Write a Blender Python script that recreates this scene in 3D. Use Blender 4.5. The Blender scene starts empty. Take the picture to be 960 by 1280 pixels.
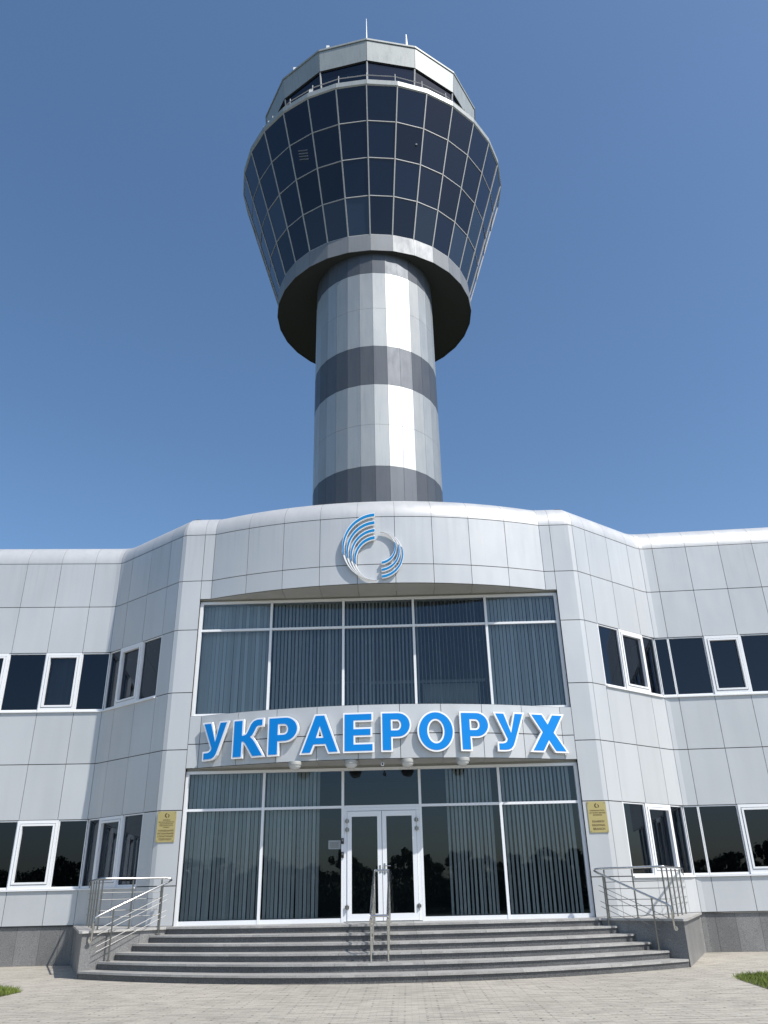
import bpy, math, random
from math import sin, cos, tan, pi, sqrt, radians, atan2, hypot
from mathutils import Vector, Matrix
from mathutils.geometry import tessellate_polygon
random.seed(11)
sc = bpy.context.scene
col = sc.collection

# ------------------------------------------------------------------ helpers
class MB:
    def __init__(s): s.v = []; s.f = []; s.m = []; s.sm = []
    def face(s, pts, mi=0):
        n = len(s.v); s.v += [tuple(p) for p in pts]; s.f.append(tuple(range(n, n + len(pts)))); s.m.append(mi)
    def box(s, x0, x1, y0, y1, z0, z1, mi=0):
        c = [(x0,y0,z0),(x1,y0,z0),(x1,y1,z0),(x0,y1,z0),(x0,y0,z1),(x1,y0,z1),(x1,y1,z1),(x0,y1,z1)]
        s.hull(c, mi)
    def hull(s, c, mi=0):
        n = len(s.v); s.v += [tuple(p) for p in c]
        for q in ((0,3,2,1),(4,5,6,7),(0,1,5,4),(1,2,6,5),(2,3,7,6),(3,0,4,7)):
            s.f.append(tuple(n + i for i in q)); s.m.append(mi)
    def obox(s, P, Q, w, d0, d1, z0, z1, n=None, mi=0):
        """box along plan segment P-Q between z0,z1; depth from d0 to d1 along outward normal n"""
        if n is None:
            L = hypot(Q[0]-P[0], Q[1]-P[1]); n = ((Q[1]-P[1])/L, -(Q[0]-P[0])/L)
        a = lambda p, d: (p[0]+n[0]*d, p[1]+n[1]*d)
        A, B, C, D = a(P,d1), a(Q,d1), a(Q,d0), a(P,d0)
        s.hull([(*A,z0),(*B,z0),(*C,z0),(*D,z0),(*A,z1),(*B,z1),(*C,z1),(*D,z1)], mi)
    def prism(s, poly, z0, z1, mi=0, cap_mi=None):
        """plan polygon (counter-clockwise) extruded"""
        n = len(poly)
        for i in range(n):
            a, b = poly[i], poly[(i+1) % n]
            s.face([(*a,z0),(*b,z0),(*b,z1),(*a,z1)], mi)
        cm = mi if cap_mi is None else cap_mi
        s.face([(*p,z1) for p in poly], cm); s.face([(*p,z0) for p in reversed(poly)], cm)
    def plate(s, loops, y0, y1, mi=0, mi_side=None):
        """loops [(x,z)...] first outer CCW seen from -y, holes CW. front at y0 (smaller)"""
        L3 = [[Vector((p[0], p[1], 0)) for p in l] for l in loops]
        tris = tessellate_polygon(L3); flat = [p for l in loops for p in l]
        base = len(s.v); s.v += [(p[0], y0, p[1]) for p in flat]
        for t in tris:
            a, b, c = [flat[i] for i in t]
            ar = (b[0]-a[0])*(c[1]-a[1]) - (c[0]-a[0])*(b[1]-a[1])
            t = tuple(t) if ar > 0 else tuple(reversed(t))
            s.f.append(tuple(base+i for i in t)); s.m.append(mi)
        ms = mi if mi_side is None else mi_side
        for l in loops:
            for i in range(len(l)):
                a, b = l[i], l[(i+1) % len(l)]
                s.face([(a[0],y0,a[1]),(a[0],y1,a[1]),(b[0],y1,b[1]),(b[0],y0,b[1])], ms)
    def tube(s, pts, r, seg=8, mi=0, closed=False, r2=None):
        pts = [Vector(p) for p in pts]; rings = []; n = len(pts)
        for i, p in enumerate(pts):
            if closed: d = pts[(i+1) % n] - pts[i-1]
            else: d = pts[min(i+1, n-1)] - pts[max(i-1, 0)]
            d.normalize(); up = Vector((0,0,1)) if abs(d.z) < .95 else Vector((0,1,0))
            a = d.cross(up).normalized(); b = a.cross(d).normalized()
            rr = r if r2 is None else r + (r2-r)*i/max(1, n-1)
            base = len(s.v)
            for k in range(seg):
                t = 2*pi*k/seg; s.v.append(tuple(p + a*cos(t)*rr + b*sin(t)*rr))
            rings.append(base)
        m = n if closed else n-1
        for i in range(m):
            A, B = rings[i], rings[(i+1) % n]
            for k in range(seg):
                k2 = (k+1) % seg
                s.f.append((A+k, B+k, B+k2, A+k2)); s.m.append(mi)
        if not closed:
            s.f.append(tuple(rings[0]+k for k in range(seg))); s.m.append(mi)
            s.f.append(tuple(rings[-1]+k for k in reversed(range(seg)))); s.m.append(mi)
    def lathe(s, prof, cx, cy, seg=24, mi=0):
        rings = []
        for r, z in prof:
            base = len(s.v); rings.append(base)
            for k in range(seg):
                t = 2*pi*k/seg; s.v.append((cx+r*cos(t), cy+r*sin(t), z))
        for A, B in zip(rings, rings[1:]):
            for k in range(seg):
                k2 = (k+1) % seg; s.f.append((A+k, A+k2, B+k2, B+k)); s.m.append(mi)
    def build(s, name, mats, parent=None, smooth=False, mirror=False):
        me = bpy.data.meshes.new(name); v = s.v; f = s.f
        if mirror: v = [(-a, b, c) for a, b, c in v]; f = [tuple(reversed(q)) for q in f]
        me.from_pydata(v, [], f)
        for m in (mats if isinstance(mats, (list, tuple)) else [mats]): me.materials.append(m)
        me.polygons.foreach_set('material_index', s.m)
        if smooth:
            me.polygons.foreach_set('use_smooth', [True]*len(f)); me.update()
            me.set_sharp_from_angle(angle=radians(smooth if smooth is not True else 35))
        me.update()
        o = bpy.data.objects.new(name, me); col.objects.link(o)
        if parent: o.parent = parent
        return o
    def weld(s, name, *a, **k):
        o = s.build(name, *a, **k)
        import bmesh
        bm = bmesh.new(); bm.from_mesh(o.data); bmesh.ops.remove_doubles(bm, verts=bm.verts, dist=1e-4); bm.to_mesh(o.data); bm.free()
        if k.get('smooth'):
            sm = k['smooth']; o.data.set_sharp_from_angle(angle=radians(sm if sm is not True else 35))
        return o

def tag(o, label=None, cat=None, group=None, kind=None):
    if label: o['label'] = label
    if cat: o['category'] = cat
    if group: o['group'] = group
    if kind: o['kind'] = kind
    return o
def thing(name, label, cat, loc=(0,0,0), group=None):
    o = bpy.data.objects.new(name, None); o.empty_display_size = .3; col.objects.link(o); o.location = loc
    return tag(o, label, cat, group)

# ------------------------------------------------------------------ materials
def mat(name, base=(.5,.5,.5), rough=.5, metal=0., spec=.5):
    m = bpy.data.materials.new(name); m.use_nodes = True
    b = m.node_tree.nodes['Principled BSDF']
    b.inputs['Base Color'].default_value = (*base, 1); b.inputs['Roughness'].default_value = rough
    b.inputs['Metallic'].default_value = metal; b.inputs['Specular IOR Level'].default_value = spec
    return m, m.node_tree, b
def N(t, k, **kw):
    n = t.nodes.new(k)
    for a, b in kw.items(): setattr(n, a, b)
    return n
def mathn(t, op, a, b=None, clamp=False):
    n = N(t, 'ShaderNodeMath', operation=op, use_clamp=clamp)
    for i, x in enumerate((a, b)):
        if x is None: continue
        if isinstance(x, (int, float)): n.inputs[i].default_value = x
        else: t.links.new(x, n.inputs[i])
    return n.outputs[0]
def maprange(t, x, a, b, c, d):
    n = N(t, 'ShaderNodeMapRange'); t.links.new(x, n.inputs[0])
    for i, q in zip((1,2,3,4), (a,b,c,d)): n.inputs[i].default_value = q
    return n.outputs[0]
def coords(t, scale=(1,1,1), rot=(0,0,0)):
    c = N(t, 'ShaderNodeTexCoord'); m = N(t, 'ShaderNodeMapping'); m.inputs['Scale'].default_value = scale; m.inputs['Rotation'].default_value = rot
    t.links.new(c.outputs['Object'], m.inputs[0]); return m.outputs[0]
def noise(t, vec, scale, detail=3, rough=.55):
    n = N(t, 'ShaderNodeTexNoise'); n.inputs['Scale'].default_value = scale; n.inputs['Detail'].default_value = detail; n.inputs['Roughness'].default_value = rough
    t.links.new(vec, n.inputs['Vector']); return n.outputs['Fac']
def scale_color(t, color, fac):
    """color (tuple or socket) times scalar socket"""
    n = N(t, 'ShaderNodeVectorMath', operation='SCALE')
    if isinstance(color, tuple): n.inputs[0].default_value = color[:3]
    else: t.links.new(color, n.inputs[0])
    t.links.new(fac, n.inputs['Scale']); return n.outputs[0]
def mixc(t, f, a, b):
    n = N(t, 'ShaderNodeMix', data_type='RGBA')
    if isinstance(f, (int, float)): n.inputs[0].default_value = f
    else: t.links.new(f, n.inputs[0])
    for i, q in ((6,a),(7,b)):
        if isinstance(q, tuple): n.inputs[i].default_value = (*q[:3], 1)
        else: t.links.new(q, n.inputs[i])
    return n.outputs[2]
def bump(t, b, h, strength=.2, dist=.01):
    n = N(t, 'ShaderNodeBump'); n.inputs['Strength'].default_value = strength; n.inputs['Distance'].default_value = dist
    t.links.new(h, n.inputs['Height']); t.links.new(n.outputs[0], b.inputs['Normal'])

def cladding(name, base, rough=.38, metal=.45, var=.10, streak=.12, tilt=True):
    m, t, b = mat(name, base, rough, metal)
    g = N(t, 'ShaderNodeNewGeometry')
    r = maprange(t, g.outputs['Random Per Island'], 0, 1, 1-var, 1+var)
    st = noise(t, coords(t, (1.5,1.5,.12)), 1.6, 2)
    st = maprange(t, st, .45, .75, 1, 1-streak)
    dr = noise(t, coords(t, (9,9,.35)), 1.0, 3)          # rain runs, only high on the wall
    pz = N(t, 'ShaderNodeSeparateXYZ'); t.links.new(g.outputs['Position'], pz.inputs[0])
    hi = maprange(t, pz.outputs['Z'], 9.2, 11., 0, streak*1.8)
    dd = mathn(t, 'SUBTRACT', 1., mathn(t, 'MULTIPLY', hi, maprange(t, dr, .5, .72, 0, 1)))
    st = mathn(t, 'MULTIPLY', st, dd)
    cl = noise(t, coords(t, (.35,.35,.35)), 1, 2)
    cl = maprange(t, cl, .3, .7, .96, 1.04)
    f = mathn(t, 'MULTIPLY', mathn(t, 'MULTIPLY', r, st), cl)
    t.links.new(scale_color(t, base, f), b.inputs['Base Color'])
    rr = noise(t, coords(t, (1,1,.4)), 3, 3)
    t.links.new(maprange(t, rr, .3, .7, rough-.05, rough+.07), b.inputs['Roughness'])
    w = noise(t, coords(t, (1,1,.5)), .9, 1)
    bump(t, b, w, .06, .02)
    return m
M = {}
M['panel'] = cladding('silver_cladding', (.54,.552,.555), .42, .22, .04, .05)
M['roof_edge'] = cladding('silver_roof_edge', (.56,.56,.55), .42, .3, .02, .03)
M['tower_light'] = cladding('tower_light_cladding', (.41,.425,.42), .52, .52, .18, .05)
M['tower_dark'] = cladding('tower_dark_cladding', (.10,.11,.125), .50, .4, .16, .05)
M['skirt'] = cladding('tower_skirt_cladding', (.23,.24,.25), .55, .3, .10, .06)
M['cab_white'] = cladding('cab_white_cladding', (.36,.385,.375), .45, .15, .03, .08)
M['soffit'] = cladding('soffit_grey', (.40,.40,.375), .5, .1, .03, .05)
M['joint'] = mat('joint_black', (.010,.010,.011), .9)[0]
M['seam'] = mat('seam_grey', (.15,.145,.13), .7)[0]
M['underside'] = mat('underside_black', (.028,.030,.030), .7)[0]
M['frame'] = mat('white_frame', (.78,.79,.80), .35)[0]
M['mullion'] = mat('tower_mullion', (.42,.42,.41), .65, .1)[0]
M['trim_and_shade'] = mat('trim_and_shade_black', (.02,.02,.022), .6)[0]
M['steel'] = mat('stainless_steel', (.58,.57,.55), .22, 1.)[0]
M['bar'] = mat('steel_bar', (.26,.26,.255), .55, 1.)[0]
M['steel_dark'] = mat('steel_dark', (.30,.29,.27), .3, 1.)[0]
M['white_paint'] = mat('white_paint', (.80,.80,.79), .45)[0]
M['letter_white'] = mat('letter_white', (.88,.88,.88), .35)[0]
M['letter_blue'] = mat('letter_blue', (.0,.22,.64), .5, 0, .25)[0]
M['emblem_blue'] = mat('emblem_blue', (.0,.22,.52), .5, 0, .25)[0]
M['brass'] = mat('plaque_brass', (.56,.45,.19), .38, .55)[0]
M['ink'] = mat('plaque_ink', (.10,.055,.02), .6)[0]
M['lamp_glass'] = mat('opal_lamp_glass', (.55,.55,.53), .25)[0]
M['black_plastic'] = mat('black_plastic', (.02,.02,.02), .4)[0]
M['paper'] = mat('notice_paper', (.30,.33,.34), .7)[0]
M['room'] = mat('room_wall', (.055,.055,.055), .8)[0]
M['desk'] = mat('room_furniture', (.42,.40,.33), .6)[0]
def blinds_mat():
    m, t, b = mat('blind_fabric', (.50,.58,.58), .85)
    g = N(t, 'ShaderNodeNewGeometry')
    f = maprange(t, g.outputs['Random Per Island'], 0, 1, .78, 1.12)
    t.links.new(scale_color(t, (.74,.765,.75), f), b.inputs['Base Color'])
    return m
M['blind'] = blinds_mat()
def granite(name, base, sp=.5, rough=.45):
    m, t, b = mat(name, base, rough)
    v = coords(t)
    n1 = noise(t, v, 55, 4, .7); n2 = noise(t, v, 1.3, 3)
    f = mathn(t, 'MULTIPLY', maprange(t, n1, .3, .7, 1-sp, 1+sp), maprange(t, n2, .3, .7, .86, 1.12))
    g = N(t, 'ShaderNodeNewGeometry')
    f = mathn(t, 'MULTIPLY', f, maprange(t, g.outputs['Random Per Island'], 0, 1, .86, 1.14))
    t.links.new(scale_color(t, base, f), b.inputs['Base Color']); return m
M['granite'] = granite('grey_granite', (.185,.183,.178))
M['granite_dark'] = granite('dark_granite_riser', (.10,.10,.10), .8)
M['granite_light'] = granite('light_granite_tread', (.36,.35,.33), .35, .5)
def glass(name, tint, refl=(.9,.95,1.), ior=1.6, add=.03):
    m = bpy.data.materials.new(name); m.use_nodes = True; t = m.node_tree; t.nodes.clear()
    out = N(t, 'ShaderNodeOutputMaterial'); mx = N(t, 'ShaderNodeMixShader'); fr = N(t, 'ShaderNodeFresnel'); fr.inputs[0].default_value = ior
    tr = N(t, 'ShaderNodeBsdfTransparent'); tr.inputs[0].default_value = (*tint, 1)
    gl = N(t, 'ShaderNodeBsdfGlossy'); gl.inputs['Color'].default_value = (*refl, 1); gl.inputs['Roughness'].default_value = 0.0
    w = noise(t, coords(t, (1,1,1)), .55, 2); bp = N(t, 'ShaderNodeBump'); bp.inputs['Strength'].default_value = .03; bp.inputs['Distance'].default_value = .02
    t.links.new(w, bp.inputs['Height']); t.links.new(bp.outputs[0], gl.inputs['Normal'])
    f = mathn(t, 'ADD', fr.outputs[0], add, True)
    t.links.new(f, mx.inputs[0]); t.links.new(tr.outputs[0], mx.inputs[1]); t.links.new(gl.outputs[0], mx.inputs[2])
    t.links.new(mx.outputs[0], out.inputs[0]); return m
M['glass'] = glass('tinted_glass', (.72,.77,.785), refl=(.72,.86,1.), ior=1.5, add=.02)
M['glass_dark'] = glass('dark_tinted_glass', (.25,.27,.31), refl=(.72,.84,1.), ior=1.5, add=.01)
def cabglass(name, base):
    m, t, b = mat(name, base, .02, 0, .40)
    g = N(t, 'ShaderNodeNewGeometry'); oi = N(t, 'ShaderNodeObjectInfo')
    f = maprange(t, oi.outputs['Random'], 0, 1, .6, 1.45)
    t.links.new(scale_color(t, base, f), b.inputs['Base Color'])
    w = noise(t, coords(t), .5, 1); bump(t, b, w, .05, .05)
    return m
M['cab_glass'] = cabglass('navy_cab_glass', (.005,.010,.026))
M['cab_glass_light'] = cabglass('navy_cab_glass_light', (.022,.036,.062))
M['cab_glass_far'] = cabglass('navy_cab_glass_far', (.008,.014,.030))

# ------------------------------------------------------------------ plan geometry
T, R3, FB, L2, S2, SBT, SBM, R1, SBB, L1, S1, ZP = 10.97, 9.55, 9.0, 8.12, 6.40, 5.78, 5.06, 4.93, 4.46, 3.465, 1.76, .90
YF = 20.82; YG = 20.98
XJ = 4.97; XA = 4.67; SAG = .90
RA = (XA*XA + SAG*SAG)/(2*SAG)
Bc = (5.57, 20.82); Cc = (8.07, 22.84); Wd = (9.475-8.07, 22.75-22.84)
_l = hypot(*Wd); Wd = (Wd[0]/_l, Wd[1]/_l); WE = (Cc[0]+Wd[0]*11.5, Cc[1]+Wd[1]*11.5)

class Path:
    def __init__(s, pts):
        s.p = pts; s.s = [0.]
        for a, b in zip(pts, pts[1:]): s.s.append(s.s[-1] + hypot(b[0]-a[0], b[1]-a[1]))
        s.n = []
        for i in range(len(pts)):
            a = pts[max(i-1,0)]; b = pts[min(i+1,len(pts)-1)]; L = hypot(b[0]-a[0], b[1]-a[1])
            s.n.append(((b[1]-a[1])/L, -(b[0]-a[0])/L))
        s.L = s.s[-1]
    def at(s, q, off=0.):
        q = max(0, min(s.L, q)); i = 0
        while i < len(s.s)-2 and s.s[i+1] < q: i += 1
        f = (q - s.s[i])/(s.s[i+1]-s.s[i]); a, b = s.p[i], s.p[i+1]; n0, n1 = s.n[i], s.n[i+1]
        nx = n0[0]+(n1[0]-n0[0])*f; ny = n0[1]+(n1[1]-n0[1])*f; l = hypot(nx, ny)
        return (a[0]+(b[0]-a[0])*f + nx/l*off, a[1]+(b[1]-a[1])*f + ny/l*off)
    def near(s, p):
        best = (9e9, 0)
        for i in range(len(s.p)-1):
            a, b = s.p[i], s.p[i+1]; dx, dy = b[0]-a[0], b[1]-a[1]; L2_ = dx*dx+dy*dy
            f = max(0, min(1, ((p[0]-a[0])*dx + (p[1]-a[1])*dy)/L2_))
            d = hypot(a[0]+dx*f-p[0], a[1]+dy*f-p[1])
            if d < best[0]: best = (d, s.s[i]+f*(s.s[i+1]-s.s[i]))
        return best[1]
def fillet(A, B, C, d, n=8):
    """quadratic-ish arc replacing corner B, starting d before and ending d after"""
    la = hypot(A[0]-B[0], A[1]-B[1]); lc = hypot(C[0]-B[0], C[1]-B[1])
    P = (B[0]+(A[0]-B[0])/la*d, B[1]+(A[1]-B[1])/la*d); Q = (B[0]+(C[0]-B[0])/lc*d, B[1]+(C[1]-B[1])/lc*d)
    return [((1-t)**2*P[0]+2*t*(1-t)*B[0]+t*t*Q[0], (1-t)**2*P[1]+2*t*(1-t)*B[1]+t*t*Q[1]) for t in [i/n for i in range(n+1)]]
side = Path([(XA,YF),(XJ,YF),(XJ+.25,YF)] + fillet((XJ,YF), Bc, Cc, .10) + fillet(Bc, Cc, WE, .16) + [WE])
def arcpt(x): return (x, YF - SAG + RA - sqrt(RA*RA - x*x))
arc = Path([arcpt(-XA + 2*XA*i/90) for i in range(91)])
u = (Cc[0]-Bc[0], Cc[1]-Bc[1]); uL = hypot(*u); u = (u[0]/uL, u[1]/uL)
conn = lambda s: (Bc[0]+u[0]*s, Bc[1]+u[1]*s)
wing = lambda s: (Cc[0]+Wd[0]*s, Cc[1]+Wd[1]*s)
sJ = side.near((XJ,YF))
sconn = [side.near(conn(q)) for q in (.63, 1.6, 2.6)]
sC = side.near(Cc)

def panels(mb, path, seams, zs, skip=None, gap=.014, gz=.021, depth=.028, jitter=.0018, step=.16, off0=0., back=True):
    for i in range(len(seams)-1):
        a, b = seams[i], seams[i+1]
        for j in range(len(zs)-1):
            z0, z1 = zs[j], zs[j+1]
            if skip and skip(.5*(a+b), .5*(z0+z1)): continue
            n = max(1, int(math.ceil((b-a)/step)))
            q = [a+gap/2+(b-a-gap)*k/n for k in range(n+1)]
            jt = [random.uniform(-jitter, jitter) for _ in range(4)]
            base = len(mb.v); N1 = n+1
            for lev, zz in ((0, z0+gz/2), (1, z1-gz/2)):
                for k, sq in enumerate(q):
                    f = k/n; o = (jt[0]*(1-f)+jt[1]*f) if lev == 0 else (jt[2]*(1-f)+jt[3]*f)
                    mb.v.append((*path.at(sq, off0+o), zz))
            for lev, zz in ((0, z0+gz/2), (1, z1-gz/2)):
                for sq in q: mb.v.append((*path.at(sq, off0-depth), zz))
            for k in range(n):
                mb.f.append((base+k, base+k+1, base+N1+k+1, base+N1+k)); mb.m.append(0)
                mb.f.append((base+2*N1+k, base+2*N1+k+1, base+k+1, base+k)); mb.m.append(0)
                mb.f.append((base+N1+k, base+N1+k+1, base+3*N1+k+1, base+3*N1+k)); mb.m.append(0)
            mb.f.append((base+2*N1, base, base+N1, base+3*N1)); mb.m.append(0)
            mb.f.append((base+n, base+2*N1+n, base+3*N1+n, base+N1+n)); mb.m.append(0)
            if back:
                for k in range(n):
                    c0 = a+(b-a)*k/n; c1 = a+(b-a)*(k+1)/n
                    A = path.at(c0, off0-depth+.004); B = path.at(c1, off0-depth+.004)
                    mb.face([(*A,z0),(*B,z0),(*B,z1),(*A,z1)], 1)

# ------------------------------------------------------------------ terminal building
bld = thing('terminal_building', 'silver clad two storey building with a curved entrance bay and dark ribbon windows', 'building', (0, 21.5, 0))
BL = Matrix.Translation((0, 21.5, 0)).inverted()
def kid(o, parent=bld):
    o.parent = parent
    if parent is bld: o.matrix_parent_inverse = BL
    return o

wingseams = {1: [.41+1.0*k for k in range(0, 12)], -1: [.82+1.04*k for k in range(0, 11)]}
winconn = [(.65,1.53,'fixed'), (1.53,2.63,'casement'), (2.63,3.214,'fixed')]
wing_up = {1: [(0,.40,'fixed'),(.40,1.43,'fixed'),(1.43,2.46,'casement')], -1: [(0,.82,'fixed'),(.82,1.86,'casement'),(1.86,2.95,'fixed')]}
wing_lo = {1: [(0,.40,'fixed'),(.40,1.43,'fixed'),(1.43,2.46,'casement'),(2.46,3.5,'fixed')], -1: [(0,.78,'fixed'),(.78,1.87,'casement'),(1.87,2.95,'fixed')]}
def extend(lst):
    l = list(lst); k = 0
    while l[-1][1] < 9.5:
        e = l[-1][1]; l.append((e, e+1.04, 'fixed' if l[-1][2] == 'casement' or k % 3 else 'casement')); k += 1
    return l
roofseams = {}
for sg in (1, -1):
    mir = sg < 0
    ws = [q for q in wingseams[sg] if q < 11.3]
    seams = [0, sJ, side.near((5.45,YF))] + sconn + [sC] + [side.near(wing(q)) for q in ws] + [side.L]
    seams[2] = side.near(conn(.08))
    s_win0 = side.near(conn(.65))
    # rows; ribbon windows start past s_win0
    def skip(s, z):
        if s < sJ and not (z > FB or SBB < z < SBT): return True
        if s > s_win0-.03 and (S2 < z < L2 or S1 < z < L1): return True
        return False
    mb = MB()
    panels(mb, side, [sJ] + seams[2:], [ZP, S1, L1, R1, S2, L2, R3, T], skip)
    panels(mb, side, [0, sJ], [FB, R3, T]); panels(mb, side, [0, sJ], [SBB, SBM, SBT])
    o = kid(mb.build('facade_panels', [M['panel'], M['joint']], None, mirror=mir))
    tag(o, 'left wall cladding with its return in shade' if mir else 'right wall cladding')
    # plinth
    pl = MB(); ps = [side.near(conn(.9)), side.near(conn(1.9)), sC] + [side.near(wing(q)) for q in [.35,.85] + [1.45+.62*k for k in range(16)]]
    panels(pl, side, ps, [0, ZP-.02], gap=.006, gz=.006, off0=-.05, jitter=.001)
    kid(pl.build('plinth', [M['granite'], M['joint']], None, mirror=mir))
    # drip edge under cladding, glazing jamb reveals with their shade put into the black
    dr = MB()
    pts = [side.at(side.near(conn(.5)) + (side.L-side.near(conn(.5)))*k/60) for k in range(61)]
    for k in range(60):
        dr.obox(pts[k], pts[k+1], 0, -.06, -.002, ZP-.012, ZP-.003)
    dr.box(XJ, XJ+.05, YF+.03, YG+.06, ZP, SBB); dr.box(XJ, XJ+.05, YF+.03, YG+.06, SBT, FB)
    kid(dr.build('trim', M['trim_and_shade'], None, mirror=mir))
    roofseams[sg] = [p for p in ([seams[2]] + sconn + [sC] + [side.near(wing(q)) for q in ws])]
    # windows -------------------------------------------------
    def winunit(P, Q, z0, z1, kind, gl):
        n = (u[0], u[1]); L = hypot(Q[0]-P[0], Q[1]-P[1]); d = ((Q[0]-P[0])/L, (Q[1]-P[1])/L); nn = (d[1], -d[0])
        A = lambda s, o: (P[0]+d[0]*s+nn[0]*o, P[1]+d[1]*s+nn[1]*o)
        w = .045 if kind == 'fixed' else .115
        f = MB(); o1, o0 = (-.02, -.10) if kind == 'fixed' else (.012, -.10)
        def bar(s0, s1, za, zb, oa=o0, ob=o1): f.obox(A(s0,0), A(s1,0), 0, oa, ob, za, zb)
        g = .004
        bar(g, L-g, z0+g, z0+w*.8+.02); bar(g, L-g, z1-w*.7, z1-g)
        bar(g, w*.62, z0+w*.8+.02, z1-w*.7); bar(L-w*.62, L-g, z0+w*.8+.02, z1-w*.7)
        if kind == 'casement':
            e = w*.62+.012; bz0, bz1 = z0+w*.8+.032, z1-w*.7-.012
            for (a_, b_, c_, d_) in ((e, L-e, bz0, bz0+.05), (e, L-e, bz1-.05, bz1), (e, e+.05, bz0+.05, bz1-.05), (L-e-.05, L-e, bz0+.05, bz1-.05)):
                f.obox(A(a_,0), A(b_,0), 0, -.09, .028, c_, d_)
            w2 = e+.05
        name = 'window' if kind == 'fixed' else 'opening_window'
        fo = kid(f.build(name, M['frame'], None, mirror=mir))
        ins = .02 if kind == 'fixed' else .10
        p = MB(); a, b = A(ins, -.06), A(L-ins, -.06)
        p.face([(*a, z0+ins), (*b, z0+ins), (*b, z1-ins*.8), (*a, z1-ins*.8)])
        po = p.build('pane', gl, fo, mirror=mir); po.parent = fo; po.matrix_parent_inverse = Matrix()
        fo_inv = None
        return fo
    for (z0, z1, wl) in ((S2, L2, extend(wing_up[sg])), (S1, L1, extend(wing_lo[sg]))):
        for a, b, k in winconn: winunit(conn(a), conn(b), z0, z1, k, M['glass_dark'])
        for a, b, k in wl: winunit(wing(a), wing(b), z0, z1, k, M['glass_dark'])
        # sill and dark liner boxes behind the ribbon
        s_ = MB()
        for P, Q in ((conn(.64), conn(3.214)), (conn(3.214), wing(11.0))):
            s_.obox(P, Q, 0, -.02, .05, z0-.035, z0+.0)
        for P in ((conn(.62)),):
            s_.obox(P, conn(.65), 0, -.1, -.004, z0, z1)
        kid(s_.build('window_sill', M['frame'], None, mirror=mir))
    # rooms behind ribbon windows
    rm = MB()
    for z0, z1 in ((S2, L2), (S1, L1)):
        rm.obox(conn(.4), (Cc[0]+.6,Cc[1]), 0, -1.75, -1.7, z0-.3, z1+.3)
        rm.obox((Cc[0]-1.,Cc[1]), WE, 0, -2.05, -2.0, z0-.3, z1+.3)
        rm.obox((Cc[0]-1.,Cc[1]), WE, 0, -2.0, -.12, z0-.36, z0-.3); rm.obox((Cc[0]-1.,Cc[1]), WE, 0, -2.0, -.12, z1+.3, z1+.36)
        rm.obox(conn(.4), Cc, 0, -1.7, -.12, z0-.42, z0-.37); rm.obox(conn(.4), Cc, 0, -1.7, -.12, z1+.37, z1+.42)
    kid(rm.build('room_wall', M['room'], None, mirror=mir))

# entrance bay: curved fascia, sign band, soffits
xs = [-4.67,-3.63,-2.59,-1.555,-.52,.52,1.555,2.59,3.63,4.67]
aseams = [arc.near(arcpt(x)) for x in xs]
mb = MB(); panels(mb, arc, aseams, [FB, R3, T])
kid(mb.build('fascia', [M['panel'], M['joint']], None))
mb = MB(); panels(mb, arc, aseams, [SBB, SBM, SBT])
kid(mb.build('sign_band', [M['panel'], M['joint']], None))
fullp = [(-p[0], p[1]) for p in reversed(side.p[1:])] + list(arc.p) + side.p[1:]
full = Path(fullp); RR = .75; KR = 20
fs = sorted([full.near((-side.at(q)[0], side.at(q)[1])) for q in roofseams[-1]] + [full.near(side.at(q)) for q in roofseams[1]] + [full.near(arcpt(x)) for x in xs] + [0, full.L, full.near((-XJ,YF)), full.near((XJ,YF))])
RP = lambda s_, t, e=0.: (*full.at(s_, -RR*(1-cos(t))-e), T+.008+RR*sin(t))
re = MB()
for a, b in zip(fs, fs[1:]):
    n = max(1, int((b-a)/.10)); base = len(re.v)
    for i in range(n+1):
        q = a+.004+(b-a-.008)*i/n
        for k in range(KR+1): re.v.append(RP(q, (pi/2)*k/KR))
    for i in range(n):
        for k in range(KR):
            c = base+i*(KR+1)+k; re.f.append((c, c+KR+1, c+KR+2, c+1)); re.m.append(0)
for a in fs[1:-1]:
    for k in range(KR):
        t0, t1 = (pi/2)*k/KR, (pi/2)*(k+1)/KR
        re.face([RP(a-.01,t0,.006), RP(a+.01,t0,.006), RP(a+.01,t1,.006), RP(a-.01,t1,.006)], 1)
kid(re.build('roof_edge', [M['roof_edge'], M['seam']], None))
for z0, z1, nm in ((FB, FB+.02, 'soffit'), (SBB, SBB+.02, 'soffit'), (SBT-.02, SBT, 'ledge')):
    so = MB(); xx = [-XA + 2*XA*i/9 for i in range(10)]
    for a, b in zip(xx, xx[1:]):
        sub = [a+(b-a)*k/6 for k in range(7)]
        if nm == 'soffit':
            sub[0] += .004; sub[-1] -= .004
        front = [(x, arcpt(x)[1]+.03) for x in sub]
        so.prism(front + [(sub[-1], YG+.08), (sub[0], YG+.08)], z0, z1)
    for s in (-1, 1):
        a, b = sorted((s*XA, s*(XJ))); so.prism([(a,YF+.03),(b,YF+.03),(b,YG+.08),(a,YG+.08)], z0, z1)
    kid(so.build(nm, M['soffit']))

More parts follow.
